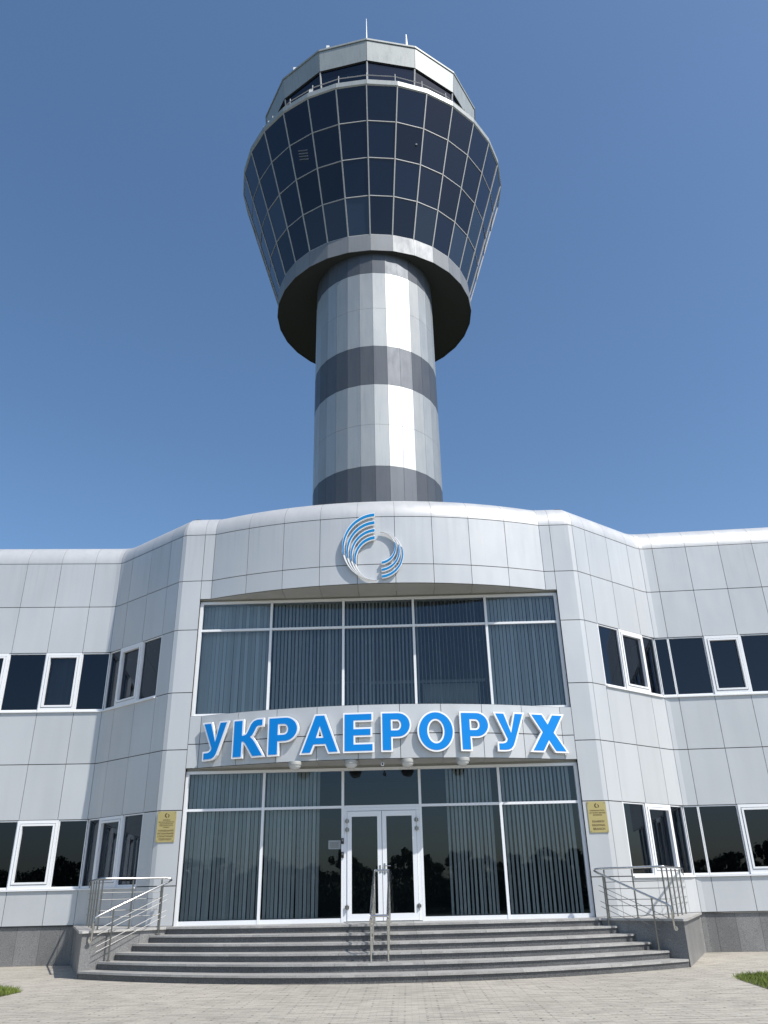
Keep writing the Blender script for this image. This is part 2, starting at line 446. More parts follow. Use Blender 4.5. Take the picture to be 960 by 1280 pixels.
# entrance glazing
bays = [-4.95, -2.966, -.967, .967, 2.966, 4.95]
def glazing(z0, z1, zt, door):
    f = MB(); y0, y1 = YG-.05, YG+.06; w = .035
    f.box(-4.97, 4.97, y0, y1, z1-.07, z1)
    for sx in (-1, 1):
        a, b = sorted((sx*4.97, sx*4.885)); f.box(a, b, y0-.01, y1, z0, z1-.07)
    for i in range(5):
        a, b = bays[i], bays[i+1]; l = a+.03 if i else -4.885; r = b-.03 if i < 4 else 4.885
        if not (door and i == 2): f.box(l, r, y0, y1, z0, z0+.09)
        f.box(l, r, y0, y1, zt-.03, zt+.03)
    for x in bays[1:-1]:
        f.box(x-.032, x+.032, y0-.012, y1, z0, z1-.072)
    fo = kid(f.build('glazing_frame', M['frame']))
    for i in range(5):
        a, b = bays[i]+.03, bays[i+1]-.03
        for za, zb in (((zt+.03, z1-.07),) if door and i == 2 else ((z0+.09, zt-.03), (zt+.03, z1-.07))):
            p = MB(); tw = random.uniform(-.002, .002); p.face([(a,YG,za),(b,YG,za),(b,YG+tw,zb),(a,YG,zb)])
            p.build('pane', M['glass'], fo)
    return fo
tag(glazing(ZP, SBB-.06, L1, True), 'ground floor entrance glazing')
tag(glazing(SBT-.02, FB-.05, L2, False), 'upper floor glazing')
h = MB(); h.box(-4.97, 4.97, YG+.0, YG+.05, SBB-.06, SBB); h.box(-4.97, 4.97, YG+.0, YG+.05, FB-.05, FB); kid(h.build('glazing_head', M['soffit']))
# doors
fo = MB(); zd0, zd1 = ZP+.005, L1-.03
fo.box(-.935, .935, YG-.06, YG+.05, zd1-.075, zd1-.002); fo.box(-.933, -.855, YG-.062, YG+.05, zd0, zd1-.078); fo.box(.855, .933, YG-.062, YG+.05, zd0, zd1-.078)
kid(fo.build('door_frame', M['frame']))
for s in (-1, 1):
    d = MB(); a, b = sorted((s*.006, s*.85)); lo, hi = zd0+.02, zd1-.085; y0, y1 = YG-.085, YG-.01
    st = .105
    d.box(a, a+st, y0, y1, lo, hi); d.box(b-st, b, y0, y1, lo, hi); d.box(a+st, b-st, y0, y1, lo, lo+.15); d.box(a+st, b-st, y0, y1, hi-.12, hi)
    leaf = kid(d.build('door', M['frame'])); tag(leaf, 'left glass door leaf' if s < 0 else 'right glass door leaf')
    p = MB(); p.face([(a+st,YG-.045,lo+.15),(b-st,YG-.045,lo+.15),(b-st,YG-.045,hi-.12),(a+st,YG-.045,hi-.12)]); p.build('pane', M['glass'], leaf)
    for z in (3.13, 2.93, 1.22):
        hg = MB(); x = s*.857; hg.tube([(x,YG-.11,z-.055),(x,YG-.11,z+.055)], .022, 8); hg.box(x-.05, x+.05, YG-.102, YG-.086, z-.035, z+.035)
        hg.build('hinge', M['steel_dark'], leaf)
    if s > 0:
        hd = MB(); hd.box(.035, .075, y0-.012, y0, 1.92, 2.16); hd.tube([(.055,y0-.01,2.1),(.055,y0-.06,2.1),(.075,y0-.065,2.1),(.20,y0-.065,2.1)], .013, 8); hd.build('handle', M['steel'], leaf)
    else:
        hd = MB(); hd.box(-.075, -.035, y0-.012, y0, 1.95, 2.12); hd.build('lock_plate', M['steel'], leaf)
th = MB(); th.box(-.93, .93, YG-.13, YG-.005, ZP+.001, ZP+.02); kid(th.build('threshold', M['steel']))
ic = MB()
kid(ic.build('trim_strip', M['trim_and_shade'])) if False else None

# interior of entrance bay
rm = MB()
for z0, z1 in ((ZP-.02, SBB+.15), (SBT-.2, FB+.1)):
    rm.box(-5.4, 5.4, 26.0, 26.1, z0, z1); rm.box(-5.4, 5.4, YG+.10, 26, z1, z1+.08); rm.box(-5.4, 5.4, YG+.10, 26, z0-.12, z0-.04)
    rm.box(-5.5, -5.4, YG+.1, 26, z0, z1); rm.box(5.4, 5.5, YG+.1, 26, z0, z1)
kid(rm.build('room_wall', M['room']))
ds = MB(); ds.box(1.2, 2.7, YG+.9, YG+1.6, 5.9, 6.72); ds.box(-.3, 2.9, YG+.75, YG+.8, 6.72, 6.80)
kid(ds.build('counter', M['desk']))
hd = MB(); hd.tube([(-2.8,YG+.6,6.75),(2.9,YG+.6,6.75)], .02, 6); kid(hd.build('inner_rail', M['steel_dark']))
# roof and rear closures
rf = MB(); inner = [side.at(side.L*k/60, -.72) for k in range(61)]
ring = [(p[0], p[1]) for p in inner]; far = ring[-1][0]
poly = [(-p[0], p[1]) for p in reversed(ring)] + [arc.at(arc.L*k/20, -.72) for k in range(1, 20)] + ring + [(far, 34), (-far, 34)]
rf.face([(*p, T+.74) for p in poly])
rf.face([(-far,34,0),(-far,34,T+.74),(far,34,T+.74),(far,34,0)])
kid(rf.build('roof', M['roof_edge']))

# ------------------------------------------------------------------ vertical blinds
def blinds(x0, x1, z0, z1, label, ang=35., y=YG+.16):
    t = thing('vertical_blinds', label, 'blinds', ((x0+x1)/2, y, z0), 'vertical blinds hanging inside the entrance glazing')
    mb = MB(); n = int((x1-x0)/.098); xm = (x0+x1)/2
    for i in range(n):
        x = x0 + (i+.5)*(x1-x0)/n - xm; a = radians(ang + random.gauss(0, 2.5)); w = .046
        if random.random() < .05: a += radians(random.uniform(-20, 20))
        dx, dy = cos(a)*w, sin(a)*w; zb = z0 + random.uniform(0, .02); sk = random.uniform(-.012, .012)
        mb.face([(x-dx+sk,-dy,zb-z0),(x+dx+sk,dy,zb-z0),(x+dx,dy,z1-z0),(x-dx,-dy,z1-z0)])
    mb.build('slats', M['blind'], t)
    r = MB(); r.box(x0-xm, x1-xm, -.03, .03, z1-z0, z1-z0+.04); r.build('head_rail', M['frame'], t)
blinds(-4.90, -3.0, ZP+.08, SBB-.12, 'closed grey blinds across the leftmost bay of the ground floor glazing', 38)
blinds(-2.93, -1.55, ZP+.08, SBB-.12, 'grey blinds left of the door, with dark bare glass beside them', 42)
blinds(1.62, 2.80, ZP+.08, SBB-.12, 'grey blinds right of the door, bare glass on both sides', 44)
blinds(3.03, 4.78, ZP+.08, SBB-.12, 'grey blinds in the rightmost bay of the ground floor glazing', 42)
ul = ['leftmost bay of the upper glazing', 'second upper bay from the left', 'middle bay of the upper glazing below the emblem', 'second upper bay from the right, standing half open', 'rightmost bay of the upper glazing']
for i in range(5):
    blinds(bays[i]+.05, bays[i+1]-.05, SBT, FB-.12, 'grey vertical blinds in the ' + ul[i], (12, 50, 58, 74, 20)[i])
# blind behind the left upper casement
def smallblind(sg, s0, s1, z0, z1, label):
    P = wing((s0+s1)/2); t = thing('vertical_blinds', label, 'blinds', (P[0]*sg, P[1]+.25, z0)); mb = MB()
    n = 9; L = s1-s0
    for i in range(n):
        x = -L/2+(i+.5)*L/n; mb.face([(x-.035,-.03,0),(x+.035,.03,0),(x+.035,.03,z1-z0),(x-.035,-.03,z1-z0)])
    mb.build('slats', M['blind'], t)
smallblind(-1, .95, 1.75, S2+.1, L2-.12, 'grey blinds behind the opening window of the upper left wing')

# ------------------------------------------------------------------ sign letters
def loop_offset(l, d):
    n = len(l); out = []
    for i in range(n):
        a, b, c = l[i-1], l[i], l[(i+1) % n]
        d1 = Vector((b[0]-a[0], b[1]-a[1])).normalized(); d2 = Vector((c[0]-b[0], c[1]-b[1])).normalized()
        n1 = Vector((d1.y, -d1.x)); n2 = Vector((d2.y, -d2.x)); m = n1+n2; k = m.length_squared
        m = m*(2/k) if k > .5 else m*(4.)
        out.append((b[0]+m.x*d, b[1]+m.y*d))
    return out
def area(l): return sum(l[i-1][0]*l[i][1]-l[i][0]*l[i-1][1] for i in range(len(l)))
def orient(loops):
    return [l if (area(l) > 0) == (i == 0) else list(reversed(l)) for i, l in enumerate(loops)]
def arcp(cx, cy, rx, ry, a0, a1, n=14): return [(cx+rx*cos(radians(a0+(a1-a0)*i/n)), cy+ry*sin(radians(a0+(a1-a0)*i/n))) for i in range(n+1)]
G = {}
G['У'] = [[(0,1),(.25,1),(.445,.46),(.60,1),(.84,1),(.545,.24),(.49,.12),(.42,.045),(.33,.01),(.22,0),(.05,0),(.05,.175),(.17,.175),(.24,.19),(.29,.225),(.325,.30)]]
G['К'] = [[(0,0),(.235,0),(.235,.42),(.29,.41),(.34,.36),(.56,0),(.84,0),(.62,.36),(.54,.47),(.47,.53),(.54,.585),(.59,.68),(.64,.79),(.69,.83),(.81,.835),(.81,1),(.66,1),(.56,.965),(.49,.89),(.41,.70),(.36,.61),(.30,.585),(.235,.58),(.235,1),(0,1)]]
G['Р'] = [[(0,0),(.24,0),(.24,.36),(.42,.36)] + arcp(.44,.68,.33,.32,-85,90) + [(0,1)], [(.24,.53),(.40,.53)] + arcp(.41,.68,.115,.148,-85,85,10) + [(.24,.83)]]
G['А'] = [[(0,0),(.235,0),(.325,.22),(.655,.22),(.745,0),(.98,0),(.61,1),(.37,1)], [(.385,.39),(.595,.39),(.49,.72)]]
G['Е'] = [[(0,0),(.74,0),(.74,.175),(.24,.175),(.24,.42),(.69,.42),(.69,.59),(.24,.59),(.24,.83),(.72,.83),(.72,1),(0,1)]]
G['О'] = [arcp(.5,.5,.5,.515,0,360,40)[:-1], arcp(.5,.5,.255,.335,0,360,32)[:-1]]
G['Х'] = [[(0,0),(.28,0),(.45,.30),(.62,0),(.90,0),(.60,.51),(.87,1),(.60,1),(.455,.735),(.31,1),(.03,1),(.30,.52)]]
word = [('У',-4.546,-3.799),('К',-3.709,-2.83),('Р',-2.78,-1.97),('А',-1.94,-.96),('Е',-.881,-.115),('Р',.045,.80),('О',.929,1.85),('Р',1.975,2.738),('У',2.838,3.641),('Х',3.723,4.732)]
names_order = ['first', 'second', 'third', 'fourth', 'fifth', 'sixth', 'seventh', 'eighth', 'ninth', 'tenth']
sign = thing('building_sign', 'large blue and white lettering across the curved band above the entrance', 'sign', (0, 19.8, 4.6))
SI = Matrix.Translation((0, 19.8, 4.6)).inverted()
Z0L, HL, BD = 4.64, .885, .039
for k, (ch, a, b) in enumerate(word):
    a += BD; b -= BD; w = b-a; g = G[ch]; gw = max(p[0] for p in g[0]) - min(p[0] for p in g[0]); xm = (a+b)/2
    xm_c = max(-XA+.05, min(XA-.05, xm)); py = arcpt(xm_c)[1]; ang = math.asin(xm_c/RA)
    loops = orient([[(p[0]/gw*w-w/2, p[1]*HL) for p in l] for l in g])
    fr = MB(); fr.plate([loop_offset(l, BD) for l in loops], -.115, -.04)
    lo = fr.build('letter', M['letter_white'], sign); lo['label'] = names_order[k] + ' letter of the sign'
    lo.matrix_parent_inverse = SI
    lo.location = (xm, py, Z0L); lo.rotation_euler = (0, 0, ang)
    fa = MB(); fa.plate([loop_offset(l, -.002) for l in loops], -.122, -.1145); fa.build('letter_face', M['letter_blue'], lo)

# ------------------------------------------------------------------ emblem
emb = thing('emblem', 'round emblem of blue and white curved stripes above the middle of the upper glazing', 'emblem', (0, 19.8, 9.0))
SX, SZ = .0222/7.385*1., .0240/7.385
def ex(px): return -.975 + (px-200)*(1.775/595)
def ez(py): return 11.045 - (py-150)*(2.0/630)
def crescent(c0, r0, c1, r1, clipx, side_, ends, border):
    """region between outer circle (c0,r0) and inner circle (c1,r1) in px; clipped by vertical line"""
    return None
def stripe(yo, yi, xc, big):
    """tangent-circle crescent. big: tangent at bottom (540,778); small: tangent at top (553,333)"""
    out = []; inn = []; n = 46
    if big:
        tx, ty = 540, 778
        Ro, Ri = (ty-yo)/2, (ty-yi)/2; co, ci = (tx-8, ty-Ro), (tx-8, ty-Ri)
        def pts(c, R):
            a0 = math.acos(max(-1, min(1, (xc-c[0])/R)))  # angle of cut at top
            return [(c[0]+R*cos(t), c[1]-R*sin(t)) for t in [a0+(1.5*pi-.02-a0)*i/n for i in range(n+1)]]
        o_, i_ = pts(co, Ro), pts(ci, Ri)
    else:
        tx, ty = 556, 333
        Ro, Ri = (yo-ty)/2, (yi-ty)/2; co, ci = (tx+6, ty+Ro), (tx+6, ty+Ri)
        def pts(c, R):
            a0 = -math.acos(max(-1, min(1, (xc-c[0])/R)))
            return [(c[0]+R*cos(t), c[1]-R*sin(t)) for t in [a0+(pi/2-.02-a0)*i/n for i in range(n+1)]]
        o_, i_ = pts(co, Ro), pts(ci, Ri)
    return o_ + list(reversed(i_))
def add_stripe(yo, yi, xc, big, k):
    wpx = 7 if big else 6
    s = 1 if big else -1
    outer = stripe(yo-s*wpx, yi+s*wpx, xc+(3 if big else -3), big)
    W = orient([[(ex(p[0]), ez(p[1])) for p in outer]])
    yb = 19.8+.02
    m = MB(); m.plate(W, -.10, -.035); o = m.build('stripe', M['letter_white'], emb); o.location = (0, .12, -9.0)
    b = stripe(yo, yi, xc, big); n = 47
    # keep the blue only where the stripe is wider than a line
    oo, ii = b[:n], list(reversed(b[n:])); cut = int(n*(.58 if big else .60))
    keep = oo[:cut] + list(reversed(ii[:cut]))
    Bl = orient([[(ex(p[0]), ez(p[1])) for p in keep]])
    f = MB(); f.plate(Bl, -.106, -.0995); f.build('stripe_face', M['emblem_blue'], o)
for k, (a, b) in enumerate(((155,181),(230,256),(304,328),(372,398))): add_stripe(a, b, 517, True, k)
for k, (a, b) in enumerate(((757,736),(696,676),(631,611))): add_stripe(a, b, 577, False, k)

# ------------------------------------------------------------------ plaques
dg = None
def textmesh(s, size):
    c = bpy.data.curves.new('plaque_text', 'FONT'); c.body = s; c.size = size; c.align_x = 'CENTER'; c.align_y = 'CENTER'; c.offset = size*.018; c.resolution_u = 2
    o = bpy.data.objects.new('plaque_text', c); col.objects.link(o)
    bpy.context.view_layer.update()
    me = bpy.data.meshes.new_from_object(o.evaluated_get(bpy.context.evaluated_depsgraph_get()))
    d = [tuple(v.co) for v in me.vertices]; f = [tuple(p.vertices) for p in me.polygons]
    bpy.data.objects.remove(o); bpy.data.curves.remove(c); bpy.data.meshes.remove(me)
    return d, f
def plaque(x0, x1, lines, label):
    z0, z1 = 2.735, 3.445; xm, zm = (x0+x1)/2, (z0+z1)/2
    t = thing('plaque', label, 'plaque', (xm, YF, zm)); w, h = x1-x0, z1-z0
    b = MB(); e = .012
    b.hull([(-w/2,-.02,-h/2),(w/2,-.02,-h/2),(w/2,-.002,-h/2),(-w/2,-.002,-h/2),(-w/2,-.02,h/2),(w/2,-.02,h/2),(w/2,-.002,h/2),(-w/2,-.002,h/2)])
    b.build('plate', M['brass'], t)
    for sx in (-1, 1):
        for sz in (-1, 1):
            s = MB(); s.tube([(sx*(w/2-.03),-.030,sz*(h/2-.03)),(sx*(w/2-.03),-.02,sz*(h/2-.03))], .009, 8); s.build('screw', M['steel_dark'], t)
    tx = MB()
    for (s, zz, size) in lines:
        v, f = textmesh(s, size); n = len(tx.v)
        mw = max(abs(q[0]) for q in v); k = min(1., (w/2-.035)/mw)
        tx.v += [(q[0]*k, -.0225, zz+q[1]) for q in v]; tx.f += [tuple(n+i for i in q) for q in f]; tx.m += [0]*len(f)
    tx.build('inscription', M['ink'], t); tx = MB()
    def cres(cx, cz, r, a0, a1, k):
        p = [(cx+r*cos(radians(a)), cz+r*sin(radians(a))) for a in [a0+(a1-a0)*i/14 for i in range(15)]]
        q = [(cx+k+(r*.62)*cos(radians(a)), cz+(r*.62)*sin(radians(a))) for a in [a0+(a1-a0)*i/14 for i in range(15)]]
        tx.plate(orient([p+list(reversed(q))]), -.0225, -.021)
    cres(0, h/2-.095, .055, 95, 265, .010); cres(.022, h/2-.105, .040, -85, 80, -.008)
    tx.build('crest', M['ink'], t)
plaque(-5.56, -5.10, [('УКРАЇНА',.150,.042),('ДЕРЖАВНЕ ПІДПРИЄМСТВО',.105,.032),('ОБСЛУГОВУВАННЯ',.063,.034),('ПОВІТРЯНОГО РУХУ',.022,.034),('УКРАЇНИ',-.018,.034),
    ('ХАРКІВСЬКИЙ',-.095,.054),('РЕГІОНАЛЬНИЙ',-.160,.052),('СТРУКТУРНИЙ',-.225,.052),('ПІДРОЗДІЛ',-.290,.054)], 'brass plaque with dark writing in nine lines, left of the entrance glazing')
plaque(5.07, 5.53, [('UKRAINIAN STATE',.145,.042),('AIR TRAFFIC SERVICES',.092,.042),('ENTERPRISE',.042,.042),
    ('KHARKIV',-.105,.072),('REGIONAL',-.19,.066),('BRANCH',-.275,.072)], 'brass plaque with dark writing in six lines, right of the entrance glazing')

# ------------------------------------------------------------------ soffit lamps, camera, notice, intercoms
lamp_lab = ['leftmost', 'second from the left', 'third from the left', 'rightmost']
for i, x in enumerate((-2.08, -.70, .68, 2.03)):
    t = thing('ceiling_lamp', 'round opal lamp under the sign band, ' + lamp_lab[i] + ' of four', 'lamp', (x, 20.08, SBB), 'round lamps under the sign band')
    b = MB(); b.lathe([(.0,-.002),(.165,-.002),(.17,-.02),(.165,-.085),(.15,-.09)], 0, 0); b.build('lamp_base', M['soffit'], t, smooth=True)
    g = MB(); g.lathe([(.15,-.085)] + [(.15*cos(a), -.085-.12*sin(a)) for a in [pi/2*k/8 for k in range(1,9)]], 0, 0); g.build('lamp_shade', M['lamp_glass'], t, smooth=True)
t = thing('security_camera', 'tiny camera hanging under the sign band above the door', 'camera', (.07, 20.05, SBB))
b = MB(); b.tube([(0,0,0),(0,0,-.09)], .012, 8); b.build('bracket', M['steel_dark'], t)
b = MB(); b.box(-.035, .035, -.07, .05, -.15, -.085); b.build('housing', M['white_paint'], t)
b = MB(); b.tube([(0,-.085,-.117),(0,-.068,-.117)], .022, 10); b.build('lens', M['black_plastic'], t)
for z, l in ((2.67, 'small black intercom on the post left of the door, the upper one'), (2.36, 'small black card reader on the post left of the door, the lower one')):
    t = thing('intercom', l, 'intercom', (-.967, YG-.062, z)); b = MB(); b.box(-.03, .03, -.03, -.001, -.06, .07); b.build('housing', M['black_plastic'], t)
    b = MB(); b.box(-.018, .018, -.034, -.0305, .0, .045); b.build('panel', M['steel_dark'], t)
nt = MB(); nt.face([(-.15,0,0),(.15,0,0),(.15,0,.20),(-.15,0,.20)])
for k in range(6): nt.face([(-.12,-.003,.03+.024*k),(.10,-.003,.03+.024*k),(.10,-.003,.036+.024*k),(-.12,-.003,.036+.024*k)], 1)
o = nt.build('notice', [M['paper'], M['ink']]); o.location = (-1.17, YG-.006, 2.50); tag(o, 'pale paper notice stuck to the glass left of the door', 'notice')

# ------------------------------------------------------------------ entrance stairs
stairs = thing('entrance_stairs', 'wide grey granite steps curving out in front of the glass entrance', 'stairs', (0, 19, 0))
STI = Matrix.Translation((0, 19, 0)).inverted()
YC = [17.13,17.60,18.08,18.60,19.13,19.68]; WW = [6.42,6.12,5.84,5.56,5.27,4.98]; YE = [19.10,19.36,19.62,19.88,20.14,20.40]
def front(i, d=0.):
    w = WW[i]; n = 56
    return [(-w+2*w*k/n, YC[i]+(YE[i]-YC[i])*(2*k/n-1)**2 - d) for k in range(n+1)]
for i in range(6):
    z0, z1 = .15*i, .15*(i+1); F = front(i)
    m = MB(); w = WW[i]; segs = [0]
    # riser as granite slabs, tread as lighter slabs
    for a in range(0, 56, 8):
        P = F[a:a+9]; base = len(m.v)
        for p in P: m.v.append((p[0], p[1], z0))
        for p in P: m.v.append((p[0], p[1], z1-.04))
        for k in range(len(P)-1): m.f.append((base+k, base+k+1, base+k+1+len(P), base+k+len(P))); m.m.append(0)
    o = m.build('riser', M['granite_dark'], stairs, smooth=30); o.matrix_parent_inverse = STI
    m = MB(); Fn = front(i, .035); yb = (YC[i+1]+.25 if i < 5 else YG+.10)
    for a in range(0, 56, 8):
        P = Fn[a:a+9]; P = [(p[0]+(.003 if k == 0 else -.003 if k == 8 else 0), p[1]) for k, p in enumerate(P)]
        if i < 5: back = [(q[0], q[1]+.12) for q in front(i+1)]; bk = lambda x: max(YC[i+1]+(YE[i+1]-YC[i+1])*(x/WW[i+1])**2+.06, 0)
        else: bk = lambda x: YG+.10
        Q = [(p[0], max(bk(p[0]), p[1]+.05)) for p in reversed(P)]
        m.prism(P+Q, z1-.04, z1)
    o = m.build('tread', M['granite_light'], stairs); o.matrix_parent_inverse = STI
# filler under treads & flank walls
Fp, Ip = (6.45,19.10), (4.97,20.42)
for sg in (1, -1):
    mir = sg < 0
    poly = [Fp, (8.02,22.86), (5.6,20.86), (4.99,20.86), (4.99,20.44)]
    m = MB(); zt = ZP-.045
    def wall(P, Q, n):
        for k in range(n):
            a = (P[0]+(Q[0]-P[0])*k/n, P[1]+(Q[1]-P[1])*k/n); b = (P[0]+(Q[0]-P[0])*(k+1)/n, P[1]+(Q[1]-P[1])*(k+1)/n)
            L = hypot(b[0]-a[0], b[1]-a[1]); e = .003/L
            A = (a[0]+(b[0]-a[0])*e, a[1]+(b[1]-a[1])*e); B = (b[0]-(b[0]-a[0])*e, b[1]-(b[1]-a[1])*e)
            m.face([(*A,0),(*B,0),(*B,zt),(*A,zt)])
    wall(Fp, (8.02,22.86), 6); wall((4.99,20.44), Fp, 3)
    m.face([(*p, zt-.01) for p in poly])
    o = m.build('flank_wall', M['granite'], stairs, mirror=mir); o.matrix_parent_inverse = STI
    c = MB(); d = .045
    cp = [(Fp[0]-.02,Fp[1]-.06), (Fp[0]+.06,Fp[1]-.02), (8.07,22.80), (5.62,20.80), (4.99,20.80), (4.99,20.40-.01), (4.93,20.41)]
    cp = [(6.43,19.04), (6.51,19.06), (8.08,22.80), (5.66,20.85), (5.55,20.81), (4.985,20.81), (4.985,20.37)]
    c.prism(cp, ZP-.045, ZP+.002)
    o = c.build('coping', M['granite_light'], stairs, mirror=mir); o.matrix_parent_inverse = STI

# ------------------------------------------------------------------ railings
def lerp(a, b, t): return tuple(a[i]+(b[i]-a[i])*t for i in range(len(a)))
for sg in (-1, 1):
    lab = ('stainless steel railing with posts and thin bars on the left side of the steps' if sg < 0 else 'stainless steel railing with posts and thin bars on the right side of the steps')
    t = thing('railing', lab, 'railing', (sg*6, 20, 0)); TI = Matrix.Translation((sg*6, 20, 0)).inverted()
    def kb(m, name, mt='steel', **k):
        o = m.build(name, M[mt], t, smooth=40, mirror=sg < 0); o.matrix_parent_inverse = TI; return o
    P0 = (6.26,19.36); P1 = (5.10,20.44); P4 = (7.72,22.62)
    zt = ZP+1.03
    tr = MB()
    tr.tube([(*P4, zt), (P0[0]+.10,P0[1]+.24,zt), (P0[0]+.03,P0[1]+.06,zt), (P0[0]-.06,P0[1]+.05,zt), (*P1, zt), (P1[0]-.10,P1[1]+.04,zt-.01), (P1[0]-.13,P1[1]-.04,zt-.045), (P1[0]-.08,P1[1]-.14,zt-.09),
             (6.14,19.16,1.20), (6.22,19.11,1.15), (6.235,19.10,1.05), (6.235,19.10,.80), (6.26,19.15,.72)], .024, 10)
    kb(tr, 'handrail')
    mt = MB(); mt.lathe([(0,.0),(.05,.0),(.05,.02),(.0,.02)], 0, 0, 12)
    mt.v = [(6.27+v[0]*.7+v[2]*.3, 19.15-v[2]+v[0]*-.6, .72+v[1]) for v in mt.v]; kb(mt, 'wall_mount')
    for f in (.02, .48, .93):
        p = lerp(P0, P1, f); q = MB(); q.tube([(*p, ZP), (*p, zt-.03)], .019, 8); q.lathe([(.0,.012),(.045,.012),(.045,.0)], 0, 0, 12); 
        q.v[-36:] = [(p[0]+v[0], p[1]+v[1], ZP+v[2]+.002) for v in q.v[-36:]]; kb(q, 'post', 'steel_dark')
    for f in (.10, .32, .55, .78, .98):
        p = lerp((P0[0]+.08,P0[1]+.16), P4, f); q = MB(); q.tube([(*p, ZP), (*p, zt-.03)], .019, 8); kb(q, 'post', 'steel_dark')
    for dz in (.74,.60,.38,.25):
        q = MB(); z = ZP+dz; q.tube([(*lerp(P0,P1,.0), z), (*lerp(P0,P1,.96), z)], .008, 6); q.tube([(P0[0]+.08,P0[1]+.16,z), (*P4, z)], .0065, 6); kb(q, 'bar', 'bar')
    # stair side
    A = (P1[0]-.06, P1[1]-.17, zt-.10); Bq = (6.14,19.16,1.20)
    for f, zf in ((.06,.752), (.80,.302)):
        p = lerp(A, Bq, f); q = MB(); q.tube([(p[0],p[1],zf), (p[0],p[1],p[2]-.02)], .019, 8); q.tube([(p[0],p[1],zf),(p[0],p[1],zf+.02)], .04, 12); kb(q, 'post', 'steel_dark')
    for dz in (.27,.38,.60,.71):
        a, b = lerp(A, Bq, -.03), lerp(A, Bq, 1.0); q = MB(); q.tube([(a[0],a[1],a[2]-dz),(b[0],b[1],b[2]-dz)], .0065, 6); kb(q, 'bar', 'bar')
t = thing('handrail', 'double stainless steel handrail standing in the middle of the steps', 'handrail', (0, 18.8, .3)); TI = Matrix.Translation((0, 18.8, .3)).inverted()
def kc(m, name, mt='steel'):
    o = m.build(name, M[mt], t, smooth=40); o.matrix_parent_inverse = TI; return o
ys = [(17.80,.302),(18.48,.452),(19.02,.602),(19.90,.902)]
zr = lambda y: 1.12 + (y-17.75)*(1.99-1.12)/(19.95-17.75)
for x in (-.165, .175):
    m = MB(); m.tube([(x,17.72,.95),(x,17.70,1.06),(x,17.75,1.12),(x,19.93,1.99),(x,19.99,1.95),(x,19.97,1.80)], .024, 10); kc(m, 'rail')
    for y, z in ys:
        m = MB(); m.tube([(x,y,z),(x,y,zr(y)-.01)], .02, 8); m.tube([(x,y,z),(x,y,z+.02)], .042, 12); kc(m, 'post')
    for dz in (.26,.45,.64):
        m = MB(); m.tube([(x,17.80,zr(17.8)-dz),(x,19.90,zr(19.9)-dz)], .008, 6); kc(m, 'bar', 'bar')
m = MB()
for y, z in ((17.75,1.115),(19.95,1.985)): m.tube([(-.165,y,z),(.175,y,z)], .022, 8)
kc(m, 'crossbar')

# ------------------------------------------------------------------ control tower
TX, TY, RS = -.40, 38.0, 3.49
tower = thing('control_tower', 'round air traffic control tower with grey striped shaft and flared dark glass cab', 'control tower', (TX, TY, 0))
def ringpt(r, k, z, n=30, cx=0, cy=0):
    a = 2*pi*k/n; return (cx+r*sin(a), cy-r*cos(a), z)
CO = (-.065, 2.43)   # the cab stands a little behind the shaft's axis
def facets(r0, z0, r1, z1, ks, gap=.012, n=30, c=(0,0), mb=None, depth=.03, back=True):
    mb = mb or MB()
    for k in ks:
        a, b = Vector(ringpt(r0,k,z0+gap/2,n,*c)), Vector(ringpt(r0,k+1,z0+gap/2,n,*c)); d, e = Vector(ringpt(r1,k+1,z1-gap/2,n,*c)), Vector(ringpt(r1,k,z1-gap/2,n,*c))
        g = (b-a).normalized()*gap/2; tl = random.uniform(-.0015,.0015)
        mb.face([a+g, b-g, d-g, e+g], 0)
        if back:
            cc = Vector((c[0],c[1],0)); m_ = (a+b)/2-cc; m_.z = 0; o = -m_.normalized()*depth; up = Vector((0,0,gap))
            mb.face([a+o-up, b+o-up, d+o+up, e+o+up], 1)
            for p, q in ((a+g,b-g),(b-g,d-g),(d-g,e+g),(e+g,a+g)): mb.face([p, p+o*.9, q+o*.9, q], 0)
    return mb
levels = [(0,6.5,'tower_light'),(6.5,9.0,'tower_light'),(9.0,11.6,'tower_dark'),(11.6,14.2,'tower_light'),(14.2,16.7,'tower_light'),(16.7,20.656,'tower_dark'),
          (20.656,23.083,'tower_light'),(23.083,25.544,'tower_light'),(25.544,28.026,'tower_dark'),(28.026,30.594,'tower_light'),(30.594,33.116,'tower_light'),(33.116,34.6,'tower_dark')]
for z0, z1, mt in levels:
    facets(RS, z0, RS, z1, range(30)).build('shaft_band', [M[mt], M['joint']], tower)
zD, zF, z1_, z2_, z3_, zG, zR = 34.55, 35.75, 38.12, 40.44, 42.73, 44.96, 45.41
rD, rG = 6.197, 8.913
rz = lambda z: rD + (rG-rD)*(z-zF)/(zG-zF)
facets(rD, zD, rD, zF, range(30), c=CO).build('skirt', [M['skirt'], M['joint']], tower)
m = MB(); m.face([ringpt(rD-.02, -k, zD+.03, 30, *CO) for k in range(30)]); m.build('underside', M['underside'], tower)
vis = list(range(-9, 9)); hid = [k for k in range(30) if k not in [v % 30 for v in vis]]
zz = [zF+.03, z1_, z2_, z3_, zG]
for j in range(4):
    for k in vis:
        m = MB(); za, zb = zz[j], zz[j+1]
        t0 = random.uniform(-.02,.02)
        m.face([ringpt(rz(za)-.05,k,za,30,*CO), ringpt(rz(za)-.05,k+1,za,30,*CO), ringpt(rz(zb)-.05+t0,k+1,zb,30,*CO), ringpt(rz(zb)-.05,k,zb,30,*CO)])
        m.build('pane', M['cab_glass_light'] if (j == 0 and k % 30 in (28,29,27,2,4,5)) or (j == 1 and k in (5,-5)) else M['cab_glass'], tower)
m = MB()
